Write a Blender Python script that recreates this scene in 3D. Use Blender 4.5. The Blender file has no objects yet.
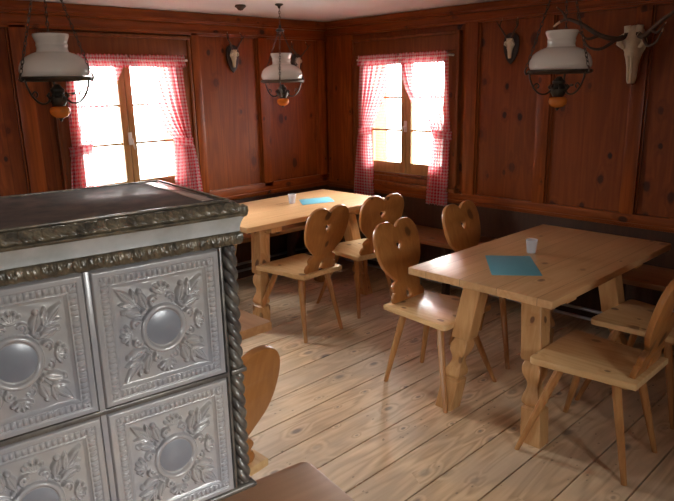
import bpy, bmesh, math, random
from mathutils import Vector, Matrix
random.seed(7)
PI = math.pi
scene = bpy.context.scene
COL = scene.collection

# ------------------------------------------------------------------ helpers
def link(o, parent=None):
    COL.objects.link(o)
    if parent is not None:
        o.parent = parent
    return o

def finish(me, smooth=35):
    if smooth:
        me.polygons.foreach_set('use_smooth', [True] * len(me.polygons))
        me.set_sharp_from_angle(angle=math.radians(smooth))
    me.update()

def obj(name, src, mat, parent=None, smooth=35):
    """src: bmesh or mesh -> ONE linked mesh object"""
    if isinstance(src, bmesh.types.BMesh):
        bmesh.ops.recalc_face_normals(src, faces=src.faces[:])
        me = bpy.data.meshes.new(name)
        src.to_mesh(me); src.free()
    else:
        me = src
    finish(me, smooth)
    if mat is not None:
        me.materials.clear(); me.materials.append(mat)
    return link(bpy.data.objects.new(name, me), parent)

def tag(o, label=None, cat=None, group=None, kind=None):
    if label: o['label'] = label
    if cat: o['category'] = cat
    if group: o['group'] = group
    if kind: o['kind'] = kind
    return o

def thing(name, label, cat, loc=(0, 0, 0), rz=0.0, group=None):
    o = bpy.data.objects.new(name, None)
    o.empty_display_size = 0.1
    o.location = loc; o.rotation_euler = (0, 0, rz)
    COL.objects.link(o)
    return tag(o, label, cat, group)

def children(o):
    return [c for c in COL.objects if c.parent is o]

def copy_tree(o, parent=None):
    kids = children(o)
    c = o.copy(); COL.objects.link(c)
    if parent is not None: c.parent = parent
    for k in kids: copy_tree(k, c)
    return c

def struct(name, bm, mat, smooth=0, parent=None):
    o = obj(name, bm, mat, parent, smooth)
    if parent is None: o['kind'] = 'structure'
    return o

def box(bm, x0, x1, y0, y1, z0, z1, bev=0.0, M=None):
    sub = bmesh.new()
    bmesh.ops.create_cube(sub, size=1)
    for v in sub.verts:
        v.co = Vector(((x0 + x1) / 2 + v.co.x * (x1 - x0), (y0 + y1) / 2 + v.co.y * (y1 - y0), (z0 + z1) / 2 + v.co.z * (z1 - z0)))
    if bev:
        bmesh.ops.bevel(sub, geom=sub.edges[:], offset=bev, segments=2, affect='EDGES', profile=0.6)
    if M is not None: bmesh.ops.transform(sub, matrix=M, verts=sub.verts)
    join(bm, sub)
    return bm

def join(bm, sub):
    me = bpy.data.meshes.new('tmp'); sub.to_mesh(me); sub.free()
    bm.from_mesh(me); bpy.data.meshes.remove(me)

def loft(bm, rings, cap=True, closed=True):
    """rings: list of lists of Vectors, same length"""
    vr = [[bm.verts.new(p) for p in r] for r in rings]
    n = len(vr[0])
    for a, b in zip(vr, vr[1:]):
        for i in range(n if closed else n - 1):
            j = (i + 1) % n
            bm.faces.new((a[i], a[j], b[j], b[i]))
    if cap:
        bm.faces.new(vr[0][::-1]); bm.faces.new(vr[-1])
    return bm

def tube(bm, pts, rad, seg=8, cap=True):
    """swept tube through pts; rad a number or a list"""
    pts = [Vector(p) for p in pts]
    if not hasattr(rad, '__len__'): rad = [rad] * len(pts)
    rings = []
    up = None
    for i, p in enumerate(pts):
        t = (pts[min(i + 1, len(pts) - 1)] - pts[max(i - 1, 0)]).normalized()
        if up is None:
            up = Vector((0, 0, 1)) if abs(t.z) < 0.9 else Vector((1, 0, 0))
        s = t.cross(up)
        if s.length < 1e-5: s = t.orthogonal()
        s.normalize(); up = s.cross(t).normalized()
        rings.append([p + rad[i] * (math.cos(a) * s + math.sin(a) * up) for a in (2 * PI * k / seg for k in range(seg))])
    return loft(bm, rings, cap)

def lathe(bm, prof, seg=32, c=(0, 0, 0)):
    """prof: list of (r, z); open ends closed when r is tiny"""
    cx, cy, cz = c
    rings = []
    for r, z in prof:
        rings.append([Vector((cx + r * math.cos(2 * PI * k / seg), cy + r * math.sin(2 * PI * k / seg), cz + z)) for k in range(seg)])
    vr = [[bm.verts.new(p) for p in r] for r in rings]
    for a, b in zip(vr, vr[1:]):
        for i in range(seg):
            j = (i + 1) % seg
            bm.faces.new((a[i], a[j], b[j], b[i]))
    if prof[0][0] < 0.003 or prof[0][0] == prof[-1][0]: bm.faces.new(vr[0][::-1])
    if prof[-1][0] < 0.003: bm.faces.new(vr[-1])
    return bm

def spline(pts, n=6, closed=False):
    """Catmull-Rom through 2D/3D points; a point given as (.., 's') at the end is a sharp corner"""
    P = [(tuple(p[:-1]), True) if p[-1] == 's' else (tuple(p), False) for p in pts]
    out = []
    m = len(P)
    rng = range(m if closed else m - 1)
    for i in rng:
        p1, s1 = P[i]; p2, s2 = P[(i + 1) % m]
        p0 = P[i - 1][0] if (closed or i > 0) and not s1 else p1
        p3 = P[(i + 2) % m][0] if (closed or i + 2 < m) and not s2 else p2
        if s1: p0 = p1
        for k in range(n):
            t = k / n
            q = []
            for d in range(len(p1)):
                a, b, c, e = p0[d], p1[d], p2[d], p3[d]
                q.append(0.5 * (2 * b + (c - a) * t + (2 * a - 5 * b + 4 * c - e) * t * t + (3 * b - a - 3 * c + e) * t ** 3))
            out.append(tuple(q))
    if not closed: out.append(P[-1][0])
    return out

def plate(outlines, thick, bev=0.003, M=None, name='plate'):
    """filled 2D outlines (first outer, others holes) -> solid board mesh of given thickness, centred in z"""
    cu = bpy.data.curves.new(name, 'CURVE'); cu.dimensions = '2D'; cu.fill_mode = 'BOTH'
    for o in outlines:
        sp = cu.splines.new('POLY'); sp.points.add(len(o) - 1)
        for p, q in zip(sp.points, o): p.co = (q[0], q[1], 0, 1)
        sp.use_cyclic_u = True
    cu.extrude = thick / 2 - bev; cu.bevel_depth = bev; cu.bevel_resolution = 1; cu.offset = -bev
    ob = bpy.data.objects.new(name, cu); COL.objects.link(ob)
    dg = bpy.context.evaluated_depsgraph_get(); dg.update()
    me = bpy.data.meshes.new_from_object(ob.evaluated_get(dg))
    bpy.data.objects.remove(ob); bpy.data.curves.remove(cu)
    bm = bmesh.new(); bm.from_mesh(me); bpy.data.meshes.remove(me)
    bmesh.ops.remove_doubles(bm, verts=bm.verts, dist=1e-5)
    if M is not None: bmesh.ops.transform(bm, matrix=M, verts=bm.verts)
    return bm

def round_rect(x0, x1, y0, y1, r, n=5):
    out = []
    for cx, cy, a in ((x1 - r, y0 + r, -PI / 2), (x1 - r, y1 - r, 0), (x0 + r, y1 - r, PI / 2), (x0 + r, y0 + r, PI)):
        for k in range(n + 1):
            t = a + k * PI / 2 / n
            out.append((cx + r * math.cos(t), cy + r * math.sin(t)))
    return out

XZ = Matrix(((1, 0, 0, 0), (0, 0, -1, 0), (0, 1, 0, 0), (0, 0, 0, 1)))     # 2D (x,y) -> (x, 0, z)
YZ = Matrix(((0, 0, 1, 0), (1, 0, 0, 0), (0, 1, 0, 0), (0, 0, 0, 1)))     # 2D (x,y) -> (0, y, z)

# ------------------------------------------------------------------ materials
class NT:
    def __init__(s, name):
        s.m = bpy.data.materials.new(name); s.m.use_nodes = True
        s.t = s.m.node_tree; s.t.nodes.clear()
        s.out = s.n('ShaderNodeOutputMaterial')
    def n(s, typ, **kw):
        nd = s.t.nodes.new(typ)
        for k, v in kw.items():
            if k.startswith('_'): setattr(nd, k[1:], v)
            else: nd.inputs[k.replace('__', ' ')].default_value = v
        return nd
    def l(s, a, b): s.t.links.new(a, b)
    def ramp(s, fac, stops, interp='LINEAR'):
        r = s.n('ShaderNodeValToRGB'); r.color_ramp.interpolation = interp
        e = r.color_ramp.elements
        while len(e) < len(stops): e.new(0.5)
        for el, (p, c) in zip(e, stops):
            el.position = p; el.color = (*c, 1) if len(c) == 3 else c
        s.l(fac, r.inputs[0]); return r.outputs['Color']
    def mix(s, fac, a, b, mode='MIX'):
        m = s.n('ShaderNodeMix', _data_type='RGBA', _blend_type=mode)
        for sock, v in ((m.inputs[0], fac), (m.inputs[6], a), (m.inputs[7], b)):
            if hasattr(v, 'links'): s.l(v, sock)
            else: sock.default_value = v if not isinstance(v, tuple) or len(v) == 4 else (*v, 1)
        return m.outputs[2]
    def math(s, op, a, b=0.0, clamp=False):
        m = s.n('ShaderNodeMath', _operation=op, _use_clamp=clamp)
        for i, v in enumerate((a, b)):
            if hasattr(v, 'links'): s.l(v, m.inputs[i])
            else: m.inputs[i].default_value = v
        return m.outputs[0]
    def bsdf(s, **kw):
        b = s.n('ShaderNodeBsdfPrincipled', **kw)
        s.l(b.outputs[0], s.out.inputs[0]); return b

def coords(nt, axis, off=True):
    """object coordinates turned so that X runs along the grain, shifted per object"""
    tc = nt.n('ShaderNodeTexCoord')
    sp = nt.n('ShaderNodeSeparateXYZ'); nt.l(tc.outputs['Object'], sp.inputs[0])
    cb = nt.n('ShaderNodeCombineXYZ')
    order = {'X': 'XYZ', 'Y': 'YXZ', 'Z': 'ZXY'}[axis]
    for i, a in enumerate(order): nt.l(sp.outputs[a], cb.inputs[i])
    v = cb.outputs[0]
    if off:
        oi = nt.n('ShaderNodeObjectInfo')
        sc = nt.n('ShaderNodeVectorMath', _operation='ADD')
        m = nt.math('MULTIPLY', oi.outputs['Random'], 13.7)
        c2 = nt.n('ShaderNodeCombineXYZ'); nt.l(m, c2.inputs[0]); nt.l(m, c2.inputs[1])
        nt.l(v, sc.inputs[0]); nt.l(c2.outputs[0], sc.inputs[1]); v = sc.outputs[0]
    return v

def wood(name, axis='X', light=(.6, .36, .16), mid=None, dark=(.33, .15, .055), knot=(.07, .025, .01), rough=.42,
         board=0.0, kdens=.35, kscale=(4.5, 7), coat=0.0, off=True, knotr=.10, bump=.15, spec=.5, blotch=.35):
    nt = NT(name); v = coords(nt, axis, off)
    def mp(sx, sy, sz=None):
        m = nt.n('ShaderNodeMapping'); m.inputs['Scale'].default_value = (sx, sy, sy if sz is None else sz)
        nt.l(v, m.inputs[0]); return m.outputs[0]
    if mid is None: mid = tuple((a + b) / 2 for a, b in zip(light, dark))
    # knots
    s2 = nt.n('ShaderNodeSeparateXYZ'); nt.l(v, s2.inputs[0]); c2_ = nt.n('ShaderNodeCombineXYZ')
    nt.l(nt.math('MULTIPLY', s2.outputs[0], kscale[0]), c2_.inputs[0])
    nt.l(nt.math('MULTIPLY', nt.math('ADD', s2.outputs[1], s2.outputs[2]), kscale[1]), c2_.inputs[1])
    vo = nt.n('ShaderNodeTexVoronoi', _voronoi_dimensions='2D', Scale=1.0, Randomness=1.0); nt.l(c2_.outputs[0], vo.inputs['Vector'])
    sel = nt.n('ShaderNodeSeparateColor'); nt.l(vo.outputs['Color'], sel.inputs[0])
    pick = nt.math('LESS_THAN', sel.outputs[0], kdens)
    size = nt.math('MULTIPLY', nt.math('ADD', sel.outputs[1], .45), knotr)
    kn = nt.n('ShaderNodeTexNoise', Scale=14.0, Detail=3.0); nt.l(v, kn.inputs['Vector'])
    kd = nt.math('MULTIPLY', nt.math('DIVIDE', vo.outputs['Distance'], size), nt.math('ADD', nt.math('MULTIPLY', kn.outputs[0], 1.3), .4))
    kmask = nt.math('MULTIPLY', nt.math('SUBTRACT', 1.25, kd, True), pick)
    kmask = nt.math('MULTIPLY', kmask, 2.2, True)
    halo = nt.math('MULTIPLY', nt.math('SUBTRACT', 1.0, nt.math('DIVIDE', kd, 3.2), True), pick)
    # grain: fine streaks + broad rings bent round the knots
    n1 = nt.n('ShaderNodeTexNoise', Scale=1.0, Detail=5.0, Roughness=.6, Distortion=.3); nt.l(mp(2.2, 55), n1.inputs['Vector'])
    n2 = nt.n('ShaderNodeTexNoise', Scale=1.0, Detail=2.0, Roughness=.5, Distortion=.6); nt.l(mp(.9, 8), n2.inputs['Vector'])
    rings = nt.math('SINE', nt.math('ADD', nt.math('MULTIPLY', n2.outputs[0], 38.0), nt.math('MULTIPLY', halo, 9.0)))
    rings = nt.math('MULTIPLY', nt.math('ADD', rings, 1.0), .5)
    g = nt.math('ADD', nt.math('MULTIPLY', rings, .20), nt.math('MULTIPLY', n1.outputs[0], .80))
    g = nt.math('ADD', g, nt.math('MULTIPLY', halo, .16))
    c = nt.ramp(g, [(.22, light), (.52, mid), (.86, dark)])
    n3 = nt.n('ShaderNodeTexNoise', Scale=1.3, Detail=3.0); nt.l(v, n3.inputs['Vector'])
    c = nt.mix(nt.math('MULTIPLY', n3.outputs[0], blotch), c, tuple(x * .55 for x in mid), 'MIX')
    if board:
        sp = nt.n('ShaderNodeSeparateXYZ'); nt.l(v, sp.inputs[0])
        b = nt.math('DIVIDE', sp.outputs[1], board)
        fl = nt.math('FLOOR', b); wn = nt.n('ShaderNodeTexWhiteNoise', _noise_dimensions='1D'); nt.l(fl, wn.inputs['W'])
        c = nt.mix(nt.math('MULTIPLY', wn.outputs[0], .34), c, tuple(x * .62 for x in mid))
        fr = nt.math('ABSOLUTE', nt.math('SUBTRACT', nt.math('FRACT', b), .5))
        c = nt.mix(nt.math('MULTIPLY', nt.math('GREATER_THAN', fr, .5 - .0012 / board), .75), c, tuple(x * .3 for x in dark))
    c = nt.mix(nt.math('MULTIPLY', kmask, nt.math('ADD', nt.math('MULTIPLY', sel.outputs[2], .45), .5)), c, knot)
    b = nt.bsdf(Roughness=rough); b.inputs['Specular IOR Level'].default_value = spec
    b.inputs['Coat Weight'].default_value = coat; b.inputs['Coat Roughness'].default_value = .2
    nt.l(c, b.inputs['Base Color'])
    if bump:
        bp = nt.n('ShaderNodeBump', Strength=bump, Distance=.002); nt.l(n1.outputs[0], bp.inputs['Height'])
        nt.l(bp.outputs[0], b.inputs['Normal'])
    return nt.m

def plain(name, col, rough=.5, metal=0.0, var=.15, scale=8, **kw):
    nt = NT(name)
    tc = nt.n('ShaderNodeTexCoord')
    n = nt.n('ShaderNodeTexNoise', Scale=scale, Detail=4.0); nt.l(tc.outputs['Object'], n.inputs['Vector'])
    c = nt.mix(n.outputs[0], tuple(x * (1 - var) for x in col), tuple(min(1, x * (1 + var)) for x in col))
    b = nt.bsdf(Roughness=rough, Metallic=metal)
    for k, v in kw.items(): b.inputs[k.replace('_', ' ')].default_value = v
    nt.l(c, b.inputs['Base Color'])
    return nt.m

WL, WM, WD = (.32, .080, .012), (.22, .048, .006), (.115, .021, .003)
MAT = {}
MAT['wallV'] = wood('WallPineUpright', 'Z', WL, WM, WD, (.018, .006, .003), .4, board=.27, kdens=.5, kscale=(4.5, 6.5), off=False, coat=.03, spec=.3, knotr=.14)
MAT['wallX'] = wood('WallPineAlongX', 'X', WL, WM, WD, (.018, .006, .003), .34, off=False, coat=.03, spec=.3)
MAT['wallY'] = wood('WallPineAlongY', 'Y', WL, WM, WD, (.018, .006, .003), .34, off=False, coat=.03, spec=.3)
MAT['stile'] = wood('WallStilePine', 'Z', tuple(x * 1.1 for x in WL), WM, WD, (.02, .007, .003), .34, off=False, coat=.03, spec=.3, kdens=.25)
MAT['casing'] = wood('WindowCasingPine', 'Z', (.25, .075, .016), (.18, .048, .009), (.10, .024, .005), (.02, .008, .004), .45, kdens=.2, off=False, spec=.3)
MAT['sash'] = wood('SashPine', 'Z', (.42, .24, .09), (.34, .18, .06), (.24, .11, .035), (.08, .03, .01), .35, kdens=.1)
MAT['tableX'] = wood('TablePine', 'X', (.78, .50, .26), (.70, .41, .195), (.58, .31, .13), (.14, .06, .03), .36, board=.19, kdens=.25, kscale=(4, 6), coat=.4, knotr=.07)
MAT['brownX'] = wood('BrownTablePine', 'X', (.52, .27, .12), (.45, .22, .09), (.37, .165, .065), (.10, .04, .02), .4, kdens=.08, coat=.03)
MAT['tlegZ'] = wood('TableLegPine', 'Z', (.64, .39, .175), (.54, .29, .115), (.42, .20, .07), (.10, .04, .018), .45, kdens=.5, kscale=(6, 9), knotr=.13)
MAT['seat'] = wood('LitSeatPine', 'Y', (.80, .56, .29), (.72, .46, .22), (.58, .32, .13), (.085, .03, .012), .36, kdens=.55, kscale=(6, 8.5), coat=.15, knotr=.15)  # window light on the seats is put into this paler pine
MAT['back'] = wood('ShadedBackPine', 'Z', (.50, .215, .060), (.42, .165, .042), (.32, .11, .027), (.06, .02, .008), .38, kdens=.35, kscale=(5.5, 7.5), coat=.15, knotr=.14)  # shade on the chair backs is put into this darker, redder pine
MAT['cleg'] = wood('ChairLegPine', 'Z', (.52, .27, .10), (.42, .19, .062), (.32, .13, .04), (.07, .025, .01), .4, kdens=.1)
MAT['benchX'] = wood('BenchPineX', 'X', (.34, .15, .05), (.26, .10, .03), (.18, .06, .018), (.05, .02, .01), .36, kdens=.3, coat=.1)
MAT['benchY'] = wood('BenchPineY', 'Y', (.34, .15, .05), (.26, .10, .03), (.18, .06, .018), (.05, .02, .01), .36, kdens=.3, coat=.1)
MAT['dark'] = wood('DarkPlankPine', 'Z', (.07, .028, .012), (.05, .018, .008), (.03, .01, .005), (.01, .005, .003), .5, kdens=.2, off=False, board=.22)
MAT['plaque'] = plain('PlaqueDarkWood', (.022, .013, .010), .5)
MAT['bone'] = plain('SkullBone', (.62, .54, .40), .6, var=.2, scale=30)
MAT['antler'] = plain('Antler', (.062, .032, .018), .55, var=.4, scale=40)
MAT['tine'] = plain('AntlerTip', (.50, .36, .22), .45, var=.2, scale=40)
MAT['plaster'] = plain('CeilingPlaster', (.80, .80, .83), .9, var=.05, scale=2.5)
MAT['iron'] = plain('LampDarkIron', (.07, .06, .05), .38, .85, var=.3, scale=30)
MAT['brass'] = plain('LampAgedBrass', (.26, .17, .08), .32, .9, var=.3, scale=25)
MAT['pipe'] = plain('HeatingPipeMetal', (.35, .36, .40), .3, .8, var=.1)
MAT['pedestal'] = plain('StovePlinthPlaster', (.42, .40, .38), .8)
MAT['steel'] = plain('WindowHandleMetal', (.75, .75, .72), .3, .6)
MAT['paper'] = plain('BlueMat', (.115, .36, .46), .55, var=.06, scale=20)
MAT['rod'] = plain('CurtainRodWhite', (.75, .72, .68), .4)

def floor_mat():
    nt = NT('WornFloorPlanks'); v = coords(nt, 'X', False)
    sp = nt.n('ShaderNodeSeparateXYZ'); nt.l(v, sp.inputs[0])
    idx = nt.math('FLOOR', nt.math('DIVIDE', nt.math('SUBTRACT', sp.outputs[1], 2.02 - .207 * 30), .207))
    wn = nt.n('ShaderNodeTexWhiteNoise', _noise_dimensions='1D'); nt.l(idx, wn.inputs['W'])
    cb = nt.n('ShaderNodeCombineXYZ'); nt.l(nt.math('MULTIPLY', wn.outputs[0], 9.0), cb.inputs[0])
    ad = nt.n('ShaderNodeVectorMath', _operation='ADD'); nt.l(v, ad.inputs[0]); nt.l(cb.outputs[0], ad.inputs[1])
    def mp(sx, sy):
        m = nt.n('ShaderNodeMapping'); m.inputs['Scale'].default_value = (sx, sy, sy); nt.l(ad.outputs[0], m.inputs[0]); return m.outputs[0]
    vo = nt.n('ShaderNodeTexVoronoi', _voronoi_dimensions='2D', Scale=1.0); nt.l(mp(4.2, 7.5), vo.inputs['Vector'])
    sc = nt.n('ShaderNodeSeparateColor'); nt.l(vo.outputs['Color'], sc.inputs[0])
    pick = nt.math('LESS_THAN', sc.outputs[0], .38)
    kd = nt.math('DIVIDE', vo.outputs['Distance'], nt.math('MULTIPLY', nt.math('ADD', sc.outputs[1], .35), .125))
    km = nt.math('MULTIPLY', nt.math('MULTIPLY', nt.math('SUBTRACT', 1.2, kd, True), pick), 1.5, True)
    halo = nt.math('MULTIPLY', nt.math('SUBTRACT', 1.0, nt.math('DIVIDE', kd, 3.0), True), pick)
    n1 = nt.n('ShaderNodeTexNoise', Scale=1.0, Detail=6.0, Roughness=.65); nt.l(mp(2.0, 42), n1.inputs['Vector'])
    n2 = nt.n('ShaderNodeTexNoise', Scale=1.0, Detail=2.0, Distortion=.8); nt.l(mp(1.0, 6), n2.inputs['Vector'])
    rg = nt.math('SINE', nt.math('ADD', nt.math('MULTIPLY', n2.outputs[0], 44.0), nt.math('MULTIPLY', halo, 10.0)))
    g = nt.math('ADD', nt.math('MULTIPLY', nt.math('ADD', rg, 1.0), .15), nt.math('MULTIPLY', n1.outputs[0], .75))
    c = nt.ramp(g, [(.25, (.84, .64, .42)), (.5, (.70, .50, .31)), (.8, (.44, .285, .16))])
    n3 = nt.n('ShaderNodeTexNoise', Scale=2.2, Detail=4.0, Roughness=.6); nt.l(v, n3.inputs['Vector'])
    worn = nt.ramp(n3.outputs[0], [(.42, (0, 0, 0)), (.62, (1, 1, 1))])
    c = nt.mix(nt.math('MULTIPLY', worn, .55), c, (.47, .38, .295))
    c = nt.mix(nt.math('MULTIPLY', wn.outputs[0], .38), c, (.44, .31, .205))
    # small dents and nail marks
    vd = nt.n('ShaderNodeTexVoronoi', Scale=1.0); nt.l(mp(26, 45), vd.inputs['Vector'])
    sd = nt.n('ShaderNodeSeparateColor'); nt.l(vd.outputs['Color'], sd.inputs[0])
    pz = nt.n('ShaderNodeTexNoise', Scale=3.5, Detail=2.0); nt.l(v, pz.inputs['Vector'])
    dm = nt.math('MULTIPLY', nt.math('MULTIPLY', nt.math('LESS_THAN', vd.outputs['Distance'], .2), nt.math('LESS_THAN', sd.outputs[0], .22)), nt.math('GREATER_THAN', pz.outputs[0], .52))
    c = nt.mix(nt.math('MULTIPLY', dm, .55), c, (.12, .085, .065))
    c = nt.mix(nt.math('MULTIPLY', km, nt.math('ADD', nt.math('MULTIPLY', sc.outputs[2], .5), .3)), c, (.14, .12, .115))
    b = nt.bsdf(Roughness=.5); nt.l(c, b.inputs['Base Color'])
    rr = nt.math('ADD', nt.math('MULTIPLY', n3.outputs[0], .35), .27); nt.l(rr, b.inputs['Roughness'])
    bp = nt.n('ShaderNodeBump', Strength=.35, Distance=.003); nt.l(n1.outputs[0], bp.inputs['Height']); nt.l(bp.outputs[0], b.inputs['Normal'])
    return nt.m
MAT['floor'] = floor_mat()

def gingham():
    nt = NT('RedGingham')
    uv = nt.n('ShaderNodeUVMap'); sp = nt.n('ShaderNodeSeparateXYZ'); nt.l(uv.outputs[0], sp.inputs[0])
    a = nt.math('GREATER_THAN', nt.math('FRACT', nt.math('DIVIDE', sp.outputs[0], .030)), .5)
    b = nt.math('GREATER_THAN', nt.math('FRACT', nt.math('DIVIDE', sp.outputs[1], .026)), .5)
    s = nt.math('MULTIPLY', nt.math('ADD', a, b), .5)
    c = nt.ramp(s, [(0.0, (.86, .74, .74)), (.5, (.80, .32, .35)), (1.0, (.62, .055, .085))])
    d = nt.n('ShaderNodeBsdfDiffuse'); nt.l(c, d.inputs[0])
    tr = nt.n('ShaderNodeBsdfTranslucent'); nt.l(c, tr.inputs[0])
    tp = nt.n('ShaderNodeBsdfTransparent')
    m1 = nt.n('ShaderNodeMixShader', Fac=.55); nt.l(d.outputs[0], m1.inputs[1]); nt.l(tr.outputs[0], m1.inputs[2])
    m2 = nt.n('ShaderNodeMixShader'); nt.l(nt.math('SUBTRACT', .42, nt.math('MULTIPLY', s, .22)), m2.inputs[0])
    nt.l(m1.outputs[0], m2.inputs[1]); nt.l(tp.outputs[0], m2.inputs[2]); nt.l(m2.outputs[0], nt.out.inputs[0])
    return nt.m
MAT['gingham'] = gingham()

def clear_glass(name, tint=(1, 1, 1), gloss=.08, rough=.02):
    nt = NT(name)
    tp = nt.n('ShaderNodeBsdfTransparent', Color=(*tint, 1)); gl = nt.n('ShaderNodeBsdfGlossy', Roughness=rough)
    fr = nt.n('ShaderNodeFresnel', IOR=1.45)
    m = nt.n('ShaderNodeMixShader'); nt.l(nt.math('ADD', fr.outputs[0], gloss, True), m.inputs[0])
    nt.l(tp.outputs[0], m.inputs[1]); nt.l(gl.outputs[0], m.inputs[2]); nt.l(m.outputs[0], nt.out.inputs[0])
    return nt.m
MAT['pane'] = clear_glass('WindowPaneGlass', (.97, .98, .98), 0.0)
def frosted():
    nt = NT('FrostedPlastic')
    tp = nt.n('ShaderNodeBsdfTransparent', Color=(.9, .92, .95, 1)); b = nt.n('ShaderNodeBsdfPrincipled', Roughness=.3)
    b.inputs['Base Color'].default_value = (.78, .8, .84, 1)
    m = nt.n('ShaderNodeMixShader', Fac=.42); nt.l(tp.outputs[0], m.inputs[1]); nt.l(b.outputs[0], m.inputs[2]); nt.l(m.outputs[0], nt.out.inputs[0])
    return nt.m
MAT['cup'] = frosted()
def opal():
    nt = NT('OpalLampGlass')
    b = nt.bsdf(Roughness=.12); b.inputs['Base Color'].default_value = (.80, .76, .72, 1)
    b.inputs['Coat Weight'].default_value = .6; b.inputs['Coat Roughness'].default_value = .04
    tr = nt.n('ShaderNodeBsdfTranslucent', Color=(.85, .8, .74, 1))
    m = nt.n('ShaderNodeMixShader', Fac=.35); nt.l(b.outputs[0], m.inputs[1]); nt.l(tr.outputs[0], m.inputs[2]); nt.l(m.outputs[0], nt.out.inputs[0])
    return nt.m
MAT['opal'] = opal()
def amber():
    nt = NT('AmberGlass')
    b = nt.bsdf(Roughness=.06); b.inputs['Base Color'].default_value = (.60, .23, .04, 1)
    tr = nt.n('ShaderNodeBsdfTranslucent', Color=(.8, .32, .05, 1))
    m = nt.n('ShaderNodeMixShader', Fac=.5); nt.l(b.outputs[0], m.inputs[1]); nt.l(tr.outputs[0], m.inputs[2]); nt.l(m.outputs[0], nt.out.inputs[0])
    return nt.m
MAT['amber'] = amber()

def glaze(name, col, col2, rough, metal, scale=14, coat=.7):
    nt = NT(name); tc = nt.n('ShaderNodeTexCoord')
    n = nt.n('ShaderNodeTexNoise', Scale=scale, Detail=5.0, Roughness=.6); nt.l(tc.outputs['Object'], n.inputs['Vector'])
    c = nt.ramp(n.outputs[0], [(.36, col), (.64, col2)])
    b = nt.bsdf(Roughness=rough, Metallic=metal); nt.l(c, b.inputs['Base Color'])
    b.inputs['Coat Weight'].default_value = coat; b.inputs['Coat Roughness'].default_value = .12
    return nt.m
MAT['tile'] = glaze('GreyGlazedTile', (.52, .49, .465), (.41, .41, .44), .24, .1, 9)
MAT['medal'] = glaze('BlueGreyGlaze', (.30, .315, .35), (.26, .275, .32), .30, .1, 9, .4)
MAT['frieze'] = glaze('PaleSilverGlaze', (.68, .69, .68), (.52, .54, .52), .3, .1, 20)
MAT['olive'] = glaze('DarkOliveGlaze', (.24, .19, .12), (.08, .068, .05), .33, .15, 60, .4)
MAT['pewter'] = glaze('PewterGlaze', (.20, .18, .15), (.10, .09, .085), .36, .25, 30, .4)
MAT['stovetop'] = glaze('StoveTopGlaze', (.15, .10, .085), (.045, .038, .035), .6, .0, 22, .04)

# ------------------------------------------------------------------ the room
X0, X1, Y0, Y1, ZC = -1.6, 4.15, -1.6, 4.38, 2.155
TH = .30
HS = .03   # stile projection

# floor: separate planks over a dark base
bm = bmesh.new()
y = 2.02 - .207 * 30
while y < Y1 + .3:
    a, b = max(y + .0035, Y0 - TH), min(y + .207 - .0035, Y1 + TH)
    if b > a: box(bm, X0 - TH, X1 + TH, a, b, -.03, 0.0, .0015)
    y += .207
struct('floor', bm, MAT['floor'])
bm = bmesh.new(); box(bm, X0 - TH, X1 + TH, Y0 - TH, Y1 + TH, -.12, -.0305)
struct('floor_base', bm, MAT['dark'])
bm = bmesh.new(); box(bm, X0 - TH, X1 + TH, Y0 - TH, Y1 + TH, ZC, ZC + .15)
struct('ceiling', bm, MAT['plaster'])

# windows: (wall, centre, half width, z0, z1)
WIN = {'A': [(2.185, .43, .84, 1.84)], 'B': [(3.445, .455, .84, 1.84)],
       'S': [(.75, .36, .95, 1.80)], 'W': [(1.2, .34, .95, 1.80)]}  # both unseen: guessed windows added as the light on the stove front

def to_wall(wall, u, off, z):
    """u along the wall, off = distance into the room from the panel face"""
    return {'A': (u, Y1 - off, z), 'B': (X1 - off, u, z), 'S': (u, Y0 + off, z), 'W': (X0 + off, u, z)}[wall]

def wbox(bm, wall, u0, u1, o0, o1, z0, z1, bev=0.0):
    p, q = to_wall(wall, u0, o0, z0), to_wall(wall, u1, o1, z1)
    box(bm, min(p[0], q[0]), max(p[0], q[0]), min(p[1], q[1]), max(p[1], q[1]), z0, z1, bev)

def make_wall(wall, name, mat):
    lo, hi = (X0 - TH, X1 + TH) if wall in 'AS' else (Y0, Y1)
    bm = bmesh.new(); u = lo
    for c, h, z0, z1 in WIN[wall]:
        wbox(bm, wall, u, c - h, -TH, 0, 0, ZC)
        wbox(bm, wall, c - h, c + h, -TH, 0, 0, z0)
        wbox(bm, wall, c - h, c + h, -TH, 0, z1, ZC)
        u = c + h
    wbox(bm, wall, u, hi, -TH, 0, 0, ZC)
    return struct(name, bm, mat)

walls = {w: make_wall(w, n, MAT['wallV']) for w, n in (('A', 'wall_north'), ('B', 'wall_east'), ('S', 'wall_south'), ('W', 'wall_west'))}

def stile(wall, u0, u1, z0=.76, z1=2.03, proj=HS, mat='stile', mould=True):
    bm = bmesh.new(); wbox(bm, wall, u0, u1, 0, proj, z0, z1, .004)
    if mould:
        for e in (u0, u1):
            s = -1 if e == u0 else 1
            wbox(bm, wall, e + s * .001, e + s * .013, 0, proj * .5, z0, z1, .003)
    return struct('stile', bm, MAT[mat], 30, walls[wall])
def rail(wall, u0, u1, z0, z1, proj=HS, name='rail', mat=None):
    bm = bmesh.new(); wbox(bm, wall, u0, u1, 0, proj, z0, z1, .004)
    wbox(bm, wall, u0, u1, 0, proj + .010, z0 + .2 * (z1 - z0), z0 + .2 * (z1 - z0) + .012, .003)
    return struct(name, bm, mat or MAT['wallX' if wall in 'AS' else 'wallY'], 30, walls[wall])

# north wall (A)
for u0, u1 in ((-.6, -.5), (.55, .65), (1.44, 1.545), (2.73, 2.80), (3.36, 3.455), (4.02, 4.115)): stile('A', u0, u1)
rail('A', X0, X1, .70, .80); rail('A', X0, X1, 1.99, 2.075)
rail('A', X0, X1, 2.075, 2.15, .055, 'crown')
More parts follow.
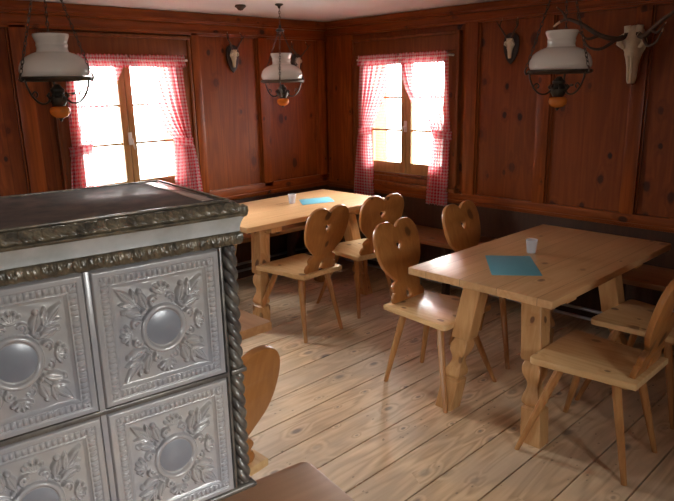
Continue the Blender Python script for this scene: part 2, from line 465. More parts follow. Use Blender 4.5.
# east wall (B)
for u0, u1 in ((4.03, 4.34), (2.74, 2.845), (2.155, 2.245), (1.535, 1.62), (.9, .99), (.2, .3), (-.6, -.5)): stile('B', u0, u1)
rail('B', Y0, Y1, .68, .765); rail('B', Y0, Y1, 2.02, 2.09)
rail('B', Y0, Y1, 2.09, 2.15, .05, 'crown')
for w in 'SW':
    lo, hi = (X0, X1) if w == 'S' else (Y0, Y1)
    rail(w, lo, hi, .70, .80); rail(w, lo, hi, 1.99, 2.075)
    for u0, u1 in ((-1.0, -.9), (.1, .2), (2.2, 2.3), (3.8, 3.9)): stile(w, u0, u1)
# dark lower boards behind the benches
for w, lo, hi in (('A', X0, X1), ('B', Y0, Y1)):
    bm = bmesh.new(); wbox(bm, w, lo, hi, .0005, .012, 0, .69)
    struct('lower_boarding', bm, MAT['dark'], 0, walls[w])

def make_window(n, wall, c, h, z0, z1, curtain=True):
    cas = MAT['casing']
    root = bpy.data.objects.new('window_%d' % n, None); COL.objects.link(root)
    root['kind'] = 'structure'
    root.location = to_wall(wall, c, 0, z0); inv = Matrix.Translation(-Vector(root.location))
    def part(name, bm, mat, par=root, smooth=30):
        bmesh.ops.transform(bm, matrix=inv, verts=bm.verts)
        return obj(name, bm, mat, par, smooth)
    # casing round the opening and a lintel
    bm = bmesh.new()
    for s in (-1, 1):
        a, b = sorted((c + s * h, c + s * (h + .075)))
        wbox(bm, wall, a, b, 0, .032, z0 - .02, z1 + .0, .004)
        a, b = sorted((c + s * (h + .075), c + s * (h + .10)))
        wbox(bm, wall, a, b, 0, .045, z0 - .02, z1 + .14, .006)
    wbox(bm, wall, c - h - .075, c + h + .075, 0, .034, z1, z1 + .115, .004)
    wbox(bm, wall, c - h - .10, c + h + .10, 0, .048, z1 + .115, z1 + .14, .006)
    part('casing', bm, cas)
    bm = bmesh.new()
    wbox(bm, wall, c - h - .10, c + h + .10, 0, .06, z0 - .075, z0 - .045, .006)
    wbox(bm, wall, c - h - .08, c + h + .08, 0, .03, z0 - .045, z0, .003)
    part('window_sill', bm, cas)
    bm = bmesh.new(); f = .022                                # frame in the reveal
    for s in (-1, 1):
        a, b = sorted((c + s * h, c + s * (h - f)))
        wbox(bm, wall, a, b, -.10, -.005, z0, z1, .003)
    wbox(bm, wall, c - h + f, c + h - f, -.10, -.005, z0, z0 + f, .003)
    wbox(bm, wall, c - h + f, c + h - f, -.10, -.005, z1 - f, z1, .003)
    part('window_frame', bm, cas)
    for s in (-1, 1):
        u0, u1 = sorted((c + s * .002, c + s * (h - f - .002)))
        sw, zb, zt = .05, z0 + f + .002, z1 - f - .002
        gb = z0 + .115
        bm = bmesh.new()
        wbox(bm, wall, u0, u0 + sw, -.055, -.012, zb, zt, .004); wbox(bm, wall, u1 - sw, u1, -.055, -.012, zb, zt, .004)
        wbox(bm, wall, u0 + sw, u1 - sw, -.055, -.012, zb, gb, .004); wbox(bm, wall, u0 + sw, u1 - sw, -.055, -.012, zt - .05, zt, .004)
        g = (zt - .05 - gb) / 3
        for k in (1, 2): wbox(bm, wall, u0 + sw, u1 - sw, -.045, -.022, gb + k * g - .008, gb + k * g + .008, .002)
        sash = part('sash', bm, MAT['sash'])
        for k in range(3):
            bm = bmesh.new(); wbox(bm, wall, u0 + sw - .004, u1 - sw + .004, -.036, -.032, gb + k * g, gb + (k + 1) * g)
            p = part('pane', bm, MAT['pane'], sash, 0)
    zc = z0 + .42                                            # espagnolette handle on the meeting stiles
    bm = bmesh.new(); wbox(bm, wall, c - .014, c + .014, -.012, -.004, zc - .045, zc + .045, .003)
    p0, p1, p2 = (Vector(to_wall(wall, c + a, o, zc + z)) for a, o, z in ((0, -.006, 0), (0, .022, 0), (.012, .026, -.075)))
    tube(bm, [p0, p1, p2], [.006, .006, .005]); part('window_handle', bm, MAT['steel'])
    return root

wn = 0
for w in 'ABSW':
    for c, h, z0, z1 in WIN[w]:
        wn += 1; make_window(wn, w, c, h, z0, z1)

# ------------------------------------------------------------------ curtains
def make_curtain(wall, centre, outer, tie_in, bot_out, bot_in, label, group, seed, droop, zbot=.655):
    rnd = random.Random(seed)
    ztop, ztie = 1.822, 1.215
    root = thing('curtain', label, 'curtain', to_wall(wall, outer, .075, zbot), 0, group)
    inv = Matrix.Translation(-Vector(root.location))
    NU, NV, W = 84, 70, .62
    d = 1 if centre > outer else -1
    bm = bmesh.new(); uvl = bm.loops.layers.uv.new('UVMap')
    ph = rnd.random() * 6
    grid = []
    for j in range(NV + 1):
        z = ztop + (zbot - ztop) * j / NV
        if z > ztie:
            s = (ztop - z) / (ztop - ztie)
            uo = outer + (-.02 * d) * math.sin(s * PI / 2); ui = centre + (tie_in - centre) * s ** droop
            amp = .010 + .014 * s
        else:
            s = (ztie - z) / (ztie - zbot); e = s ** .6
            uo = outer - .02 * d + (bot_out - outer + .02 * d) * e; ui = tie_in + (bot_in - tie_in) * e
            amp = .024 - .006 * s
        ui -= .004 * d
        row = []
        for i in range(NU + 1):
            t = i / NU
            u = uo + (ui - uo) * t
            off = .062 + amp * math.sin(2 * PI * 7.0 * t + ph + .9 * math.sin(3 * z + ph)) + .35 * amp * math.sin(2 * PI * 15 * t + 2 * ph)
            if z > ztop - .05: off += .004 * math.sin(2 * PI * 40 * t)
            zz = z + (.010 * math.sin(2 * PI * 7 * t + ph) if j == NV else 0)
            if t > .93: zz += .006 * math.sin(z * 160); u += .004 * d * math.sin(z * 200 + 1)   # frilled inner edge
            row.append((bm.verts.new(to_wall(wall, u, off, zz)), t * W, z))
        grid.append(row)
    for j in range(NV):
        for i in range(NU):
            q = [grid[j][i], grid[j][i + 1], grid[j + 1][i + 1], grid[j + 1][i]]
            f = bm.faces.new([a[0] for a in q])
            for lp, a in zip(f.loops, q): lp[uvl].uv = (a[1], a[2])
    bmesh.ops.transform(bm, matrix=inv, verts=bm.verts)
    me = bpy.data.meshes.new('cloth'); bm.to_mesh(me); bm.free()
    obj('cloth', me, MAT['gingham'], root, 180)
    # gathered header frill, in front of the rod
    bm = bmesh.new(); uvl = bm.loops.layers.uv.new('UVMap'); N = 150
    prof = ((1.838, .088), (1.822, .092), (1.805, .085), (1.785, .094), (1.758, .100))
    g = []
    for (z, o) in prof:
        g.append([(bm.verts.new(to_wall(wall, outer - .004 * d + (centre - .002 * d - outer) * i / N, o + .007 * math.sin(i * 1.15 + ph) * (1.3 if z < 1.8 else .6),
                   z + .006 * math.sin(i * .61 + ph) * (1 if z < 1.77 or z > 1.83 else 0))), i / N * W, z) for i in range(N + 1)])
    for a, b in zip(g, g[1:]):
        for i in range(N):
            q = [a[i], a[i + 1], b[i + 1], b[i]]
            f = bm.faces.new([v[0] for v in q])
            for lp, v in zip(f.loops, q): lp[uvl].uv = (v[1], v[2])
    bmesh.ops.transform(bm, matrix=inv, verts=bm.verts)
    me = bpy.data.meshes.new('header_frill'); bm.to_mesh(me); bm.free()
    obj('header_frill', me, MAT['gingham'], root, 180)
    # tieback band
    bm = bmesh.new(); uvl = bm.loops.layers.uv.new('UVMap'); N = 40
    uc, hw = (outer - .02 * d + tie_in) / 2, abs(tie_in - outer + .02 * d) / 2 + .014
    g = []
    for k, (dz, sw) in enumerate(((-.030, 1.06), (-.012, 1.0), (.012, 1.0), (.030, 1.06))):
        g.append([(bm.verts.new(to_wall(wall, uc + d * hw * sw * math.cos(2 * PI * i / N), .062 + .036 * sw * math.sin(2 * PI * i / N),
                   ztie + dz + .010 * math.cos(2 * PI * i / N) + .004 * math.sin(i * 2.1) * (1 if k in (0, 3) else 0))), i / N * .4, dz) for i in range(N)])
    for a, b in zip(g, g[1:]):
        for i in range(N):
            j = (i + 1) % N
            q = [a[i], a[j], b[j], b[i]]
            f = bm.faces.new([v[0] for v in q])
            for lp, v in zip(f.loops, q): lp[uvl].uv = (v[1], v[2])
    bmesh.ops.transform(bm, matrix=inv, verts=bm.verts)
    me = bpy.data.meshes.new('tieback'); bm.to_mesh(me); bm.free()
    obj('tieback', me, MAT['gingham'], root, 180)

GC = 'red checked cafe curtains'
make_curtain('A', 2.185, 1.745, 1.86, 1.66, 1.93, 'red and white checked curtain tied back on the left side of the left window', GC, 1, 1.0)
make_curtain('A', 2.185, 2.625, 2.52, 2.72, 2.46, 'red and white checked curtain tied back on the right side of the left window', GC, 2, 1.9)
make_curtain('B', 3.445, 3.88, 3.79, 3.97, 3.74, 'red checked curtain tied back on the side of the right window nearest the room corner', GC, 3, 1.1)
make_curtain('B', 3.445, 2.965, 3.10, 2.955, 3.16, 'red checked curtain tied back on the side of the right window away from the corner', GC, 4, 1.9)
for w, a, b, lab in (('A', 1.72, 2.65, 'thin curtain rod across the top of the left window'), ('B', 2.95, 3.905, 'thin curtain rod across the top of the right window')):
    root = thing('curtain_rod', lab, 'curtain rod', to_wall(w, (a + b) / 2, .07, 1.806), 0, 'curtain rods')
    inv = Matrix.Translation(-Vector(root.location))
    bm = bmesh.new(); tube(bm, [to_wall(w, a, .082, 1.806), to_wall(w, b, .082, 1.806)], .005)
    bmesh.ops.transform(bm, matrix=inv, verts=bm.verts); obj('rod', bm, MAT['rod'], root)
    for u in (a, b):
        bm = bmesh.new(); tube(bm, [to_wall(w, u, 0.0, 1.806), to_wall(w, u, .05, 1.806), to_wall(w, u, .082, 1.806)], [.011, .008, .008])
        bmesh.ops.transform(bm, matrix=inv, verts=bm.verts); obj('bracket', bm, MAT['rod'], root)

# ------------------------------------------------------------------ benches and pipes
def bench(name_label, x0, x1, y0, y1, along, mat, group, supports, fdir):
    root = thing('wall_bench', name_label, 'bench', ((x0 + x1) / 2, (y0 + y1) / 2, 0), 0, group)
    cx, cy = (x0 + x1) / 2, (y0 + y1) / 2
    bm = bmesh.new(); box(bm, x0 - cx, x1 - cx, y0 - cy, y1 - cy, .415, .45, .006); obj('seat', bm, mat, root)
    for s in supports:
        bm = bmesh.new()
        if along == 'Y':
            out = [(x0 + .02 - cx, .414), (x0 + .10 - cx, .414), (x0 + .10 - cx, 0), (x0 + .03 - cx, 0), (x0 + .04 - cx, .12), (x0 + .06 - cx, .22), (x0 + .03 - cx, .32)]
            bm = plate([[p for p in out[::-1]]], .035, .003, Matrix.Translation((0, s - cy, 0)) @ XZ)
        else:
            out = [(y0 + .05 - cy, .414), (y0 + .24 - cy, .414), (y0 + .24 - cy, 0), (y0 + .16 - cy, 0), (y0 + .13 - cy, .12), (y0 + .17 - cy, .22), (y0 + .10 - cy, .32)]
            bm = plate([[p for p in out[::-1]]], .035, .003, Matrix.Translation((s - cx, 0, 0)) @ YZ)
        obj('support', bm, MAT['dark'], root)
bench('long wooden wall bench under the right window and along the antler wall', 3.745, X1 - .014, -.2, Y1 - .014, 'Y', MAT['benchY'], 'wall benches', (.05, 1.45, 2.75, 4.0), -1)
bench('wooden wall bench behind the far table under the left wall window', .9, 3.743, 4.0, Y1 - .014, 'X', MAT['benchX'], 'wall benches', (1.0, 2.2, 3.5), -1)
for z, lab in ((.155, 'upper of the two thin heating pipes along the wall foot under the benches'), (.095, 'lower of the two thin heating pipes along the wall foot under the benches')):
    bm = bmesh.new(); tube(bm, [(.9, 4.30, z), (3.80, 4.30, z), (3.85, 4.28, z), (3.87, 4.23, z), (3.87, -.1, z)], .011, 10)
    tag(obj('heating_pipe', bm, MAT['pipe']), lab, 'pipe', 'heating pipes')

# ------------------------------------------------------------------ tables
LEGPROF = spline([(.050, .72, 's'), (.050, .385, 's'), (.046, .379, 's'), (.033, .378, 's'), (.045, .345), (.043, .310), (.029, .275), (.029, .250), (.042, .215), (.047, .195), (.045, .180), (.034, .170, 's'), (.048, .158, 's'), (.049, 0, 's')], 5)
def leg_mesh(foot, top, h=.714):
    """sawn four-sided leg whose outline swells and narrows, leaning from foot to top"""
    bm = bmesh.new(); rings = []
    for w, z in LEGPROF[::-1]:
        t = z / .72; cx = foot[0] + (top[0] - foot[0]) * t; cy = foot[1] + (top[1] - foot[1]) * t
        a, b, c = w * .86, w, .004
        rings.append([Vector((cx + x, cy + y, t * h)) for x, y in ((a - c, -b), (a, -b + c), (a, b - c), (a - c, b), (-a + c, b), (-a, b - c), (-a, -b + c), (-a + c, -b))])
    return loft(bm, rings)

def make_table(label, loc, rz, L, W, topmat, group=None, seam=False, H=.75, ovx=.16):
    t = thing('table', label, 'table', loc, rz, group)
    bm = bmesh.new(); box(bm, -L / 2, L / 2, -W / 2, W / 2, H - .036, H, .006); top = obj('tabletop', bm, topmat, t)
    for sx in (-1, 1):
        bm = bmesh.new(); box(bm, sx * (L / 2 - .275) - .045, sx * (L / 2 - .275) + .045, -W / 2 + .05, W / 2 - .05, H - .082, H - .037, .004)
        obj('batten', bm, MAT['tlegZ'], t)
        for sy in (-1, 1):
            bm = leg_mesh((sx * (L / 2 - .168), sy * (W / 2 - .128)), (sx * (L / 2 - .275), sy * (W / 2 - .225)), H - .037)
            obj('leg', bm, MAT['tlegZ'], t)
    return t

table2 = make_table('pale pine table with blue mat and cup in front of the antler wall, at right', (2.92, 1.49, 0), math.radians(-.5), 1.285, .745, MAT['tableX'], 'long pine tables')
table1 = make_table('brightly lit pale pine table by the room corner between the two windows', (2.98, 3.56, 0), 0, 1.37, .77, MAT['tableX'], 'long pine tables')
t3 = make_table('brown table mostly hidden behind the tiled stove, only its corner showing', (1.0, 2.465, 0), math.radians(90), 1.36, .76, MAT['brownX'])
bm = bmesh.new(); box(bm, -.05, .095, .115, .119, .7495, .7503); tag(obj('dark_line', bm, MAT['plaque'], table1, 0))  # short thin dark line on the far tabletop
# nearest table, cut off by the bottom of the picture
t4 = thing('table', 'smooth brown tabletop with rounded corner in the foreground, touching the stove foot', 'table', (.812, .952, 0), math.radians(-9))
out = round_rect(-.62, 0, -.72, 0, .022)
obj('tabletop', plate([out], .036, .005, Matrix.Translation((0, 0, .782))), MAT['brownX'], t4)
for x in (-.55, -.07):
    for yy in (-.65, -.07):
        bm = bmesh.new(); box(bm, x - .03, x + .03, yy - .03, yy + .03, 0, .7635, .004); obj('leg', bm, MAT['tlegZ'], t4)

# ------------------------------------------------------------------ chairs
def heart_outline():
    half = [(.128, 0, 's'), (.134, .022), (.122, .048, 's'), (.110, .056), (.118, .080), (.108, .100), (.080, .118, 's'), (.112, .150), (.153, .196), (.174, .248),
            (.182, .303), (.181, .350), (.171, .388), (.149, .419), (.118, .438), (.086, .443), (.054, .440), (.027, .428), (.008, .412, 's'), (0, .404, 's')]
    s = spline(half, 5)
    return s + [(-x, z) for x, z in s[::-1][1:]]
def hole_heart(cx, cz, w, h):
    s = spline([(0, -h, 's'), (w * .6, -h * .3), (w, .25 * h), (w * .85, .8 * h), (w * .4, h), (0, .55 * h, 's')], 4)
    o = [(cx + x, cz + z) for x, z in s] + [(cx - x, cz + z) for x, z in s[::-1][1:-1]]
    return o
def make_chair(label, loc, rz, group):
    t = thing('heart_back_chair', label, 'chair', loc, rz, group)
    seat = spline([(-.17, -.215, 's'), (.17, -.215, 's'), (.218, .190, 's'), (.216, .206), (.206, .219), (.188, .223, 's'), (-.188, .223, 's'), (-.206, .219), (-.216, .206), (-.218, .190, 's')], 4, True)
    obj('seat', plate([seat], .030, .005, Matrix.Translation((0, 0, .435))), MAT['seat'], t)
    M = Matrix.Translation((0, -.178, .4495)) @ Matrix.Rotation(math.radians(15), 4, 'X') @ XZ
    holes = [hole_heart(0, .300, .021, .026), [(x, z) for x, z in spline([(0, .070, 's'), (.020, .036), (.018, .016), (0, .011), (-.018, .016), (-.020, .036)], 4, True)]]
    obj('backrest', plate([heart_outline()] + holes, .026, .006, M), MAT['back'], t)
    for sx in (-1, 1):
        bm = bmesh.new(); box(bm, sx * .115 - .024, sx * .115 + .024, -.17, .16, .398, .4195, .004); obj('batten', bm, MAT['cleg'], t)
    for sy, fx, fy in ((-1, .165, -.205), (1, .232, .245)):
        for sx in (-1, 1):
            a, b = Vector((sx * .115, sy * .115, .415)), Vector((sx * fx, fy, .0))
            bm = bmesh.new(); tube(bm, [b, b.lerp(a, .5), a], [.0125, .0175, .020], 8)
            for v in bm.verts:
                if v.co.z < .03: v.co.z = max(0, v.co.z) if v.co.z > .006 else 0.0
            obj('leg', bm, MAT['cleg'], t, 20)
    return t
GCH = 'heart back pine chairs'
SPOTS = [
    ('heart back chair pushed under the bright far table, the one closer to the stove', (2.662, 3.098), 1),
    ('heart back chair at the bright far table, the one closer to the right window', (3.255, 3.115), -11),
    ('heart back chair at the corner of the right table nearest the room centre', (2.61, 1.952), 181),
    ('heart back chair in the near right foreground, its whole seat in view', (2.565, 1.030), 0),
    ('heart back chair behind the right table, only its rounded back above the tabletop', (3.27, 1.99), 180),
    ('dim chair just beyond the near right chair, tucked under the right table', (3.17, 1.030), -4),
    ('orange heart back chair half hidden behind the right side of the tiled stove', (.892, 1.655), 7),
]
proto = make_chair(SPOTS[0][0], (0, 0, 0), 0, GCH)
for i, (lab, (x, y), a) in enumerate(SPOTS):
    o = proto if i == 0 else copy_tree(proto)
    o.location = (x, y, 0); o.rotation_euler = (0, 0, math.radians(a)); o['label'] = lab

# ------------------------------------------------------------------ things on the tables
bm = bmesh.new(); box(bm, -.15, .15, -.105, .105, 0, .0012)
def mat_sheet(corners, z, label):
    c = [Vector((*p, 0)) for p in corners]; ce = sum(c, Vector()) / 4
    o = obj('table_mat', plate([[tuple((p - ce).xy) for p in c]], .0014, .0002), MAT['paper'])
    o.location = (ce.x, ce.y, z + .0008); return tag(o, label, 'table mat', 'blue paper table mats')
bm.free()
mat_sheet([(2.43, 1.50), (2.57, 1.325), (2.835, 1.535), (2.70, 1.71)], .75, 'blue rectangular mat lying beside the cup on the right table')
mat_sheet([(3.045, 3.50), (3.30, 3.42), (3.42, 3.61), (3.18, 3.70)], .75, 'blue mat on the bright far table by the corner')
def cup(loc, label):
    bm = bmesh.new()
    lathe(bm, [(.001, .001), (.021, .001), (.0225, .003), (.029, .066), (.0305, .068), (.0295, .070), (.0275, .066), (.0205, .004), (.001, .003)], 28)
    o = obj('drinking_cup', bm, MAT['cup'], None, 50); o.location = loc
    return tag(o, label, 'cup', 'frosted plastic cups')
cup((2.90, 1.565, .7502), 'small frosted cup standing at the edge of the blue mat on the right table')
cup((3.045, 3.62, .7502), 'small frosted cup beside the blue mat on the bright far table')

# ------------------------------------------------------------------ hanging oil lamps
def make_lamp(label, loc, rz, group, crown=.355, rtop=.012):
    t = thing('hanging_oil_lamp', label, 'lamp', loc, rz, group)     # origin: centre of the shade's lower rim
    top = (ZC - loc[2]) / .93 - .012
    bm = bmesh.new()
    prof = spline([(.148, 0.0), (.1555, .018), (.1545, .040), (.146, .063), (.127, .083), (.100, .099), (.072, .109, 's'), (.068, .125), (.071, .140, 's'), (.069, .150), (.074, .165), (.080, .180), (.079, .190)], 5)
    inner = [(r - .004, z) for r, z in prof[::-1]]
    ring = prof + inner + [prof[0]]
    vr = []
    for r, z in ring[:-1]: vr.append([bm.verts.new((r * math.cos(2 * PI * k / 48), r * math.sin(2 * PI * k / 48), z)) for k in range(48)])
    for i in range(len(vr)):
        a, b = vr[i], vr[(i + 1) % len(vr)]
        for k in range(48):
            q = (k + 1) % 48; bm.faces.new((a[k], a[q], b[q], b[k]))
    obj('lamp_shade', bm, MAT['opal'], t, 60)
    bm = bmesh.new()                                       # ring carrying the shade
    R = [(.140, -.004), (.160, -.004), (.164, -.012), (.158, -.022), (.150, -.024), (.140, -.014)]
    vr = [[bm.verts.new((r * math.cos(2 * PI * k / 48), r * math.sin(2 * PI * k / 48), z)) for k in range(48)] for r, z in R]
    for i in range(len(vr)):
        for k in range(48):
            q = (k + 1) % 48; bm.faces.new((vr[i][k], vr[i][q], vr[(i + 1) % len(vr)][q], vr[(i + 1) % len(vr)][k]))
    obj('shade_ring', bm, MAT['iron'], t, 50)
    for k in range(3):
        a = 2 * PI * k / 3
        P = lambda r, z, da=0: Vector((r * math.cos(a + da), r * math.sin(a + da), z))
        bm = bmesh.new()                                   # S-curved arm with a curl outside the ring
        pts = spline([P(.174, .012), P(.182, -.008), P(.174, -.024), P(.160, -.016), P(.152, -.050), P(.132, -.092), P(.100, -.122), P(.065, -.125), P(.038, -.105)], 4)
        tube(bm, pts, .0048, 6)
        tube(bm, spline([P(.135, -.085), P(.118, -.070), P(.105, -.082), P(.112, -.096)], 4), .0035, 6)
        obj('arm', bm, MAT['iron'], t, 60)
        # chain from the arm end to the ceiling hook ring
        bm = bmesh.new()
        s, e = P(.174, .012), Vector((rtop * math.cos(a), rtop * math.sin(a), crown))
        n = int((e - s).length / .021)
        dirv = (e - s).normalized(); side = dirv.cross(Vector((0, 0, 1))).normalized(); nrm = dirv.cross(side)
        for i in range(n):
            c = s.lerp(e, (i + .5) / n); w = side if i % 2 else nrm
            loop = [c + dirv * (.0142 * math.cos(q)) + w * (.0065 * math.sin(q)) for q in (2 * PI * j / 8 for j in range(9))]
            tube(bm, loop, .0021, 4, False)
        obj('chain', bm, MAT['iron'], t, 60)
    bm = bmesh.new()                                       # gathering plate, smoke bell and central chain
    lathe(bm, [(.001, crown + .04), (.008, crown + .039), (.010, crown + .017), (.018 + rtop, crown + .005), (.021 + rtop, crown - .003), (.016 + rtop, crown - .009), (.001, crown - .01)], 20)
    obj('chain_crown', bm, MAT['iron'], t)
    bm = bmesh.new(); n = max(1, int((top - crown - .04) / .019))
    for i in range(n):
        c = Vector((0, 0, crown + .04 + (i + .5) * (top - crown - .04) / n)); w = Vector((1, 0, 0)) if i % 2 else Vector((0, 1, 0))
        loop = [c + Vector((0, 0, .013 * math.cos(q))) + w * (.006 * math.sin(q)) for q in (2 * PI * j / 8 for j in range(9))]
        tube(bm, loop, .002, 4, False)
    obj('hanging_chain', bm, MAT['iron'], t, 60)
    bm = bmesh.new(); lathe(bm, [(.001, top + .012), (.030, top + .012), (.032, top + .004), (.012, top - .006), (.008, top - .018), (.001, top - .02)], 20)
    obj('ceiling_hook', bm, MAT['iron'], t)
    bm = bmesh.new()                                       # burner with gallery and wick knob
    lathe(bm, [(.001, -.122), (.026, -.120), (.034, -.106), (.042, -.094), (.044, -.080), (.030, -.072), (.026, -.060), (.034, -.050), (.032, -.040), (.020, -.030), (.012, -.018), (.001, -.016)], 24)
    for k in range(8):
        a = 2 * PI * k / 8
        tube(bm, [(.040 * math.cos(a), .040 * math.sin(a), -.086), (.050 * math.cos(a), .050 * math.sin(a), -.070), (.040 * math.cos(a), .040 * math.sin(a), -.056)], [.004, .006, .003], 6)
    tube(bm, [(.03, 0, -.062), (.065, .02, -.062)], .0025, 6); lathe(bm, [(.001, -.068), (.009, -.067), (.009, -.057), (.001, -.056)], 12, (.066, .02, 0))
    obj('burner', bm, MAT['iron'], t)
    bm = bmesh.new()
    lathe(bm, [(.001, -.176), (.012, -.176), (.030, -.170), (.042, -.158), (.047, -.143), (.044, -.130), (.034, -.123), (.001, -.121)], 28)
    obj('oil_font', bm, MAT['amber'], t, 60)
    bm = bmesh.new(); lathe(bm, [(.001, -.192), (.005, -.190), (.007, -.184), (.012, -.177), (.014, -.174), (.001, -.173)], 14)
    obj('finial', bm, MAT['iron'], t)
    return t
GL = 'hanging oil lamps with white glass shades'
lamp = make_lamp('white glass oil lamp hanging in front of the left window, above the stove', (1.15, 2.955, 1.668), math.radians(-47), GL, .455, .035)
l2 = make_lamp('white glass oil lamp hanging over the bright far table near the room corner', (2.985, 3.605, 1.652), math.radians(225), GL)
for ch in children(lamp) + children(l2):
    if ch.name.split('.')[0] in ('burner', 'oil_font', 'finial'): ch.location.z = -.020
lamp.scale = l2.scale = (.93, .93, .93)
l3 = copy_tree(lamp); l3.location = (3.01, 1.53, 1.655); l3.rotation_euler = (0, 0, math.radians(257)); l3['label'] = 'white glass oil lamp hanging over the right table in front of the antler wall'
# small turned wooden boss on the ceiling
bm = bmesh.new(); lathe(bm, [(.001, 0), (.035, 0), (.040, -.012), (.026, -.022), (.016, -.034), (.001, -.038)], 20)
o = obj('ceiling_boss', bm, MAT['antler']); o.location = (2.80, 3.80, ZC); tag(o, 'small dark turned fitting on the ceiling left of the far lamp chain', 'ceiling fitting')

# ------------------------------------------------------------------ trophies
def skull_mesh(h, w):
    """deer skull seen from the front, brow at the top, muzzle down; local x across, y out from the wall, z up"""
    bm = bmesh.new()
    sec = [(0.00, .16, .10), (.05, .21, .14), (.16, .24, .18), (.30, .27, .22), (.42, .33, .27), (.52, .42, .32), (.60, .54, .36), (.68, .62, .38), (.76, .56, .38), (.84, .47, .36), (.92, .40, .30), (1.0, .24, .18)]
    rings = []
    for f, hw, d in sec:
        z = f * h; r = []
        for k in range(20):
            a = 2 * PI * k / 20
            x = hw * w * math.cos(a); y = d * h * .55 * max(0, math.sin(a)) + .004 + (.10 * h if math.sin(a) > 0 else 0) * (1 - f) * .3
            if .56 < f < .74 and abs(math.cos(a)) > .55 and math.sin(a) > 0: x *= .80; y *= .80      # eye sockets
            r.append(Vector((x, y, z)))
        rings.append(r)
    loft(bm, rings)
    for s in (-1, 1):                                           # brow ridge over each eye, pedicle above
        tube(bm, [(s * w * .36, .16 * h, h * .62), (s * w * .60, .16 * h, h * .70), (s * w * .50, .19 * h, h * .80), (s * w * .30, .20 * h, h * .84)], [.03 * h, .055 * h, .05 * h, .04 * h], 8)
        tube(bm, [(s * w * .25, .12 * h, h * .84), (s * w * .30, .13 * h, h * 1.0)], [.07 * h, .06 * h], 8)
    for s in (-1, 1):                                           # nasal bones
        tube(bm, [(s * w * .07, .12 * h, h * .03), (s * w * .08, .15 * h, h * .22), (s * w * .09, .18 * h, h * .48)], [.015 * h, .025 * h, .028 * h], 6)
    return bm
def frame_for(wall, u, z): 
    M = {'A': Matrix(((-1, 0, 0), (0, -1, 0), (0, 0, 1))), 'B': Matrix(((0, -1, 0), (1, 0, 0), (0, 0, 1)))}[wall]
    R = M.to_4x4()
    return R
def antler_tube(root, pts, r0, r1, name='antler'):
    p = spline(pts, 6); n = len(p)
    rad = [r0 + (r1 - r0) * (i / (n - 1)) ** 1.2 for i in range(n)]
    k = int(n * .86)
    bm = bmesh.new(); tube(bm, p[:k + 1], rad[:k + 1], 8)
    a = obj(name, bm, MAT['antler'], root, 60)
    bm = bmesh.new(); tube(bm, p[k:], rad[k:-1] + [.001], 8); obj('tip', bm, MAT['tine'], a, 60)
    return a
def roe_trophy(label, wall, u, z, scale=1.0, tilt=0.0, spread=1.0, lens=(.13, .13)):
    rz = {'A': PI, 'B': PI / 2}[wall]
    t = thing('antler_trophy', label, 'antler trophy', to_wall(wall, u, 0.0, z), rz, 'small roe deer trophies')
    out = spline([(0, -.125, 's'), (.030, -.095), (.052, -.045), (.060, .01), (.055, .055), (.036, .078), (0, .088), (-.036, .078), (-.055, .055), (-.060, .01), (-.052, -.045), (-.030, -.095)], 4, True)
    obj('plaque', plate([[(x * scale, y * scale) for x, y in out]], .016, .004, Matrix.Translation((0, .010, 0)) @ XZ), MAT['plaque'], t)
    bm = skull_mesh(.135 * scale, .058 * scale); bmesh.ops.translate(bm, verts=bm.verts, vec=(0, .020, -.085 * scale)); obj('skull', bm, MAT['bone'], t, 50)
    for s, L in ((-1, lens[0]), (1, lens[1])):
        b = Vector((s * .018 * scale, .045, .050 * scale))
        a = antler_tube(t, [b, b + Vector((s * .026 * spread, .010, L * .35)), b + Vector((s * .052 * spread, .012, L * .66)), b + Vector((s * .040 * spread, -.002, L * 1.02))], .0075, .003)
        q = b + Vector((s * .047 * spread, .012, L * .58))
        bm = bmesh.new(); tube(bm, [q, q + Vector((s * .006, .022, .020)), q + Vector((s * .012, .036, .040))], [.005, .004, .001], 8); obj('tine', bm, MAT['antler'], t, 60)
    return t
roe_trophy('small deer skull with short antlers on a dark plaque, right of the left window', 'A', 3.115, 1.845)
roe_trophy('small deer skull whose antlers show just behind the shade of the far lamp', 'A', 3.79, 1.80, .9, spread=1.5)
roe_trophy('small deer skull on a dark plaque between the right window and right lamp', 'B', 2.475, 1.845, 1.0)

# the stag: big white skull with sweeping beams
st = thing('antler_trophy', 'large white stag skull with wide sweeping antlers at the upper right', 'antler trophy', (X1, 1.61, 1.575), PI / 2)
obj('plaque', plate([[(x * .95, y * 1.5 + .17) for x, y in spline([(0, -.12, 's'), (.03, -.085), (.05, -.02), (.055, .05), (.04, .10), (0, .118), (-.04, .10), (-.055, .05), (-.05, -.02), (-.03, -.085)], 4, True)]], .018, .004, Matrix.Translation((0, .042, 0)) @ XZ), MAT['wallV'], st)
bm = skull_mesh(.335, .125); bmesh.ops.translate(bm, verts=bm.verts, vec=(0, .052, 0)); obj('skull', bm, MAT['bone'], st, 50)
def stag_pts(L): return [Vector((yy - 1.61, off, zz - 1.575)) for yy, zz, off in L]      # local x = +y of the room
LA = stag_pts([(1.64, 1.86, .10), (1.68, 1.835, .15), (1.76, 1.86, .22), (1.86, 1.93, .26), (1.97, 1.965, .24), (2.07, 1.93, .20)])
RA = stag_pts([(1.58, 1.86, .10), (1.53, 1.84, .15), (1.46, 1.87, .22), (1.37, 1.93, .26), (1.27, 1.98, .24), (1.19, 1.97, .20)])
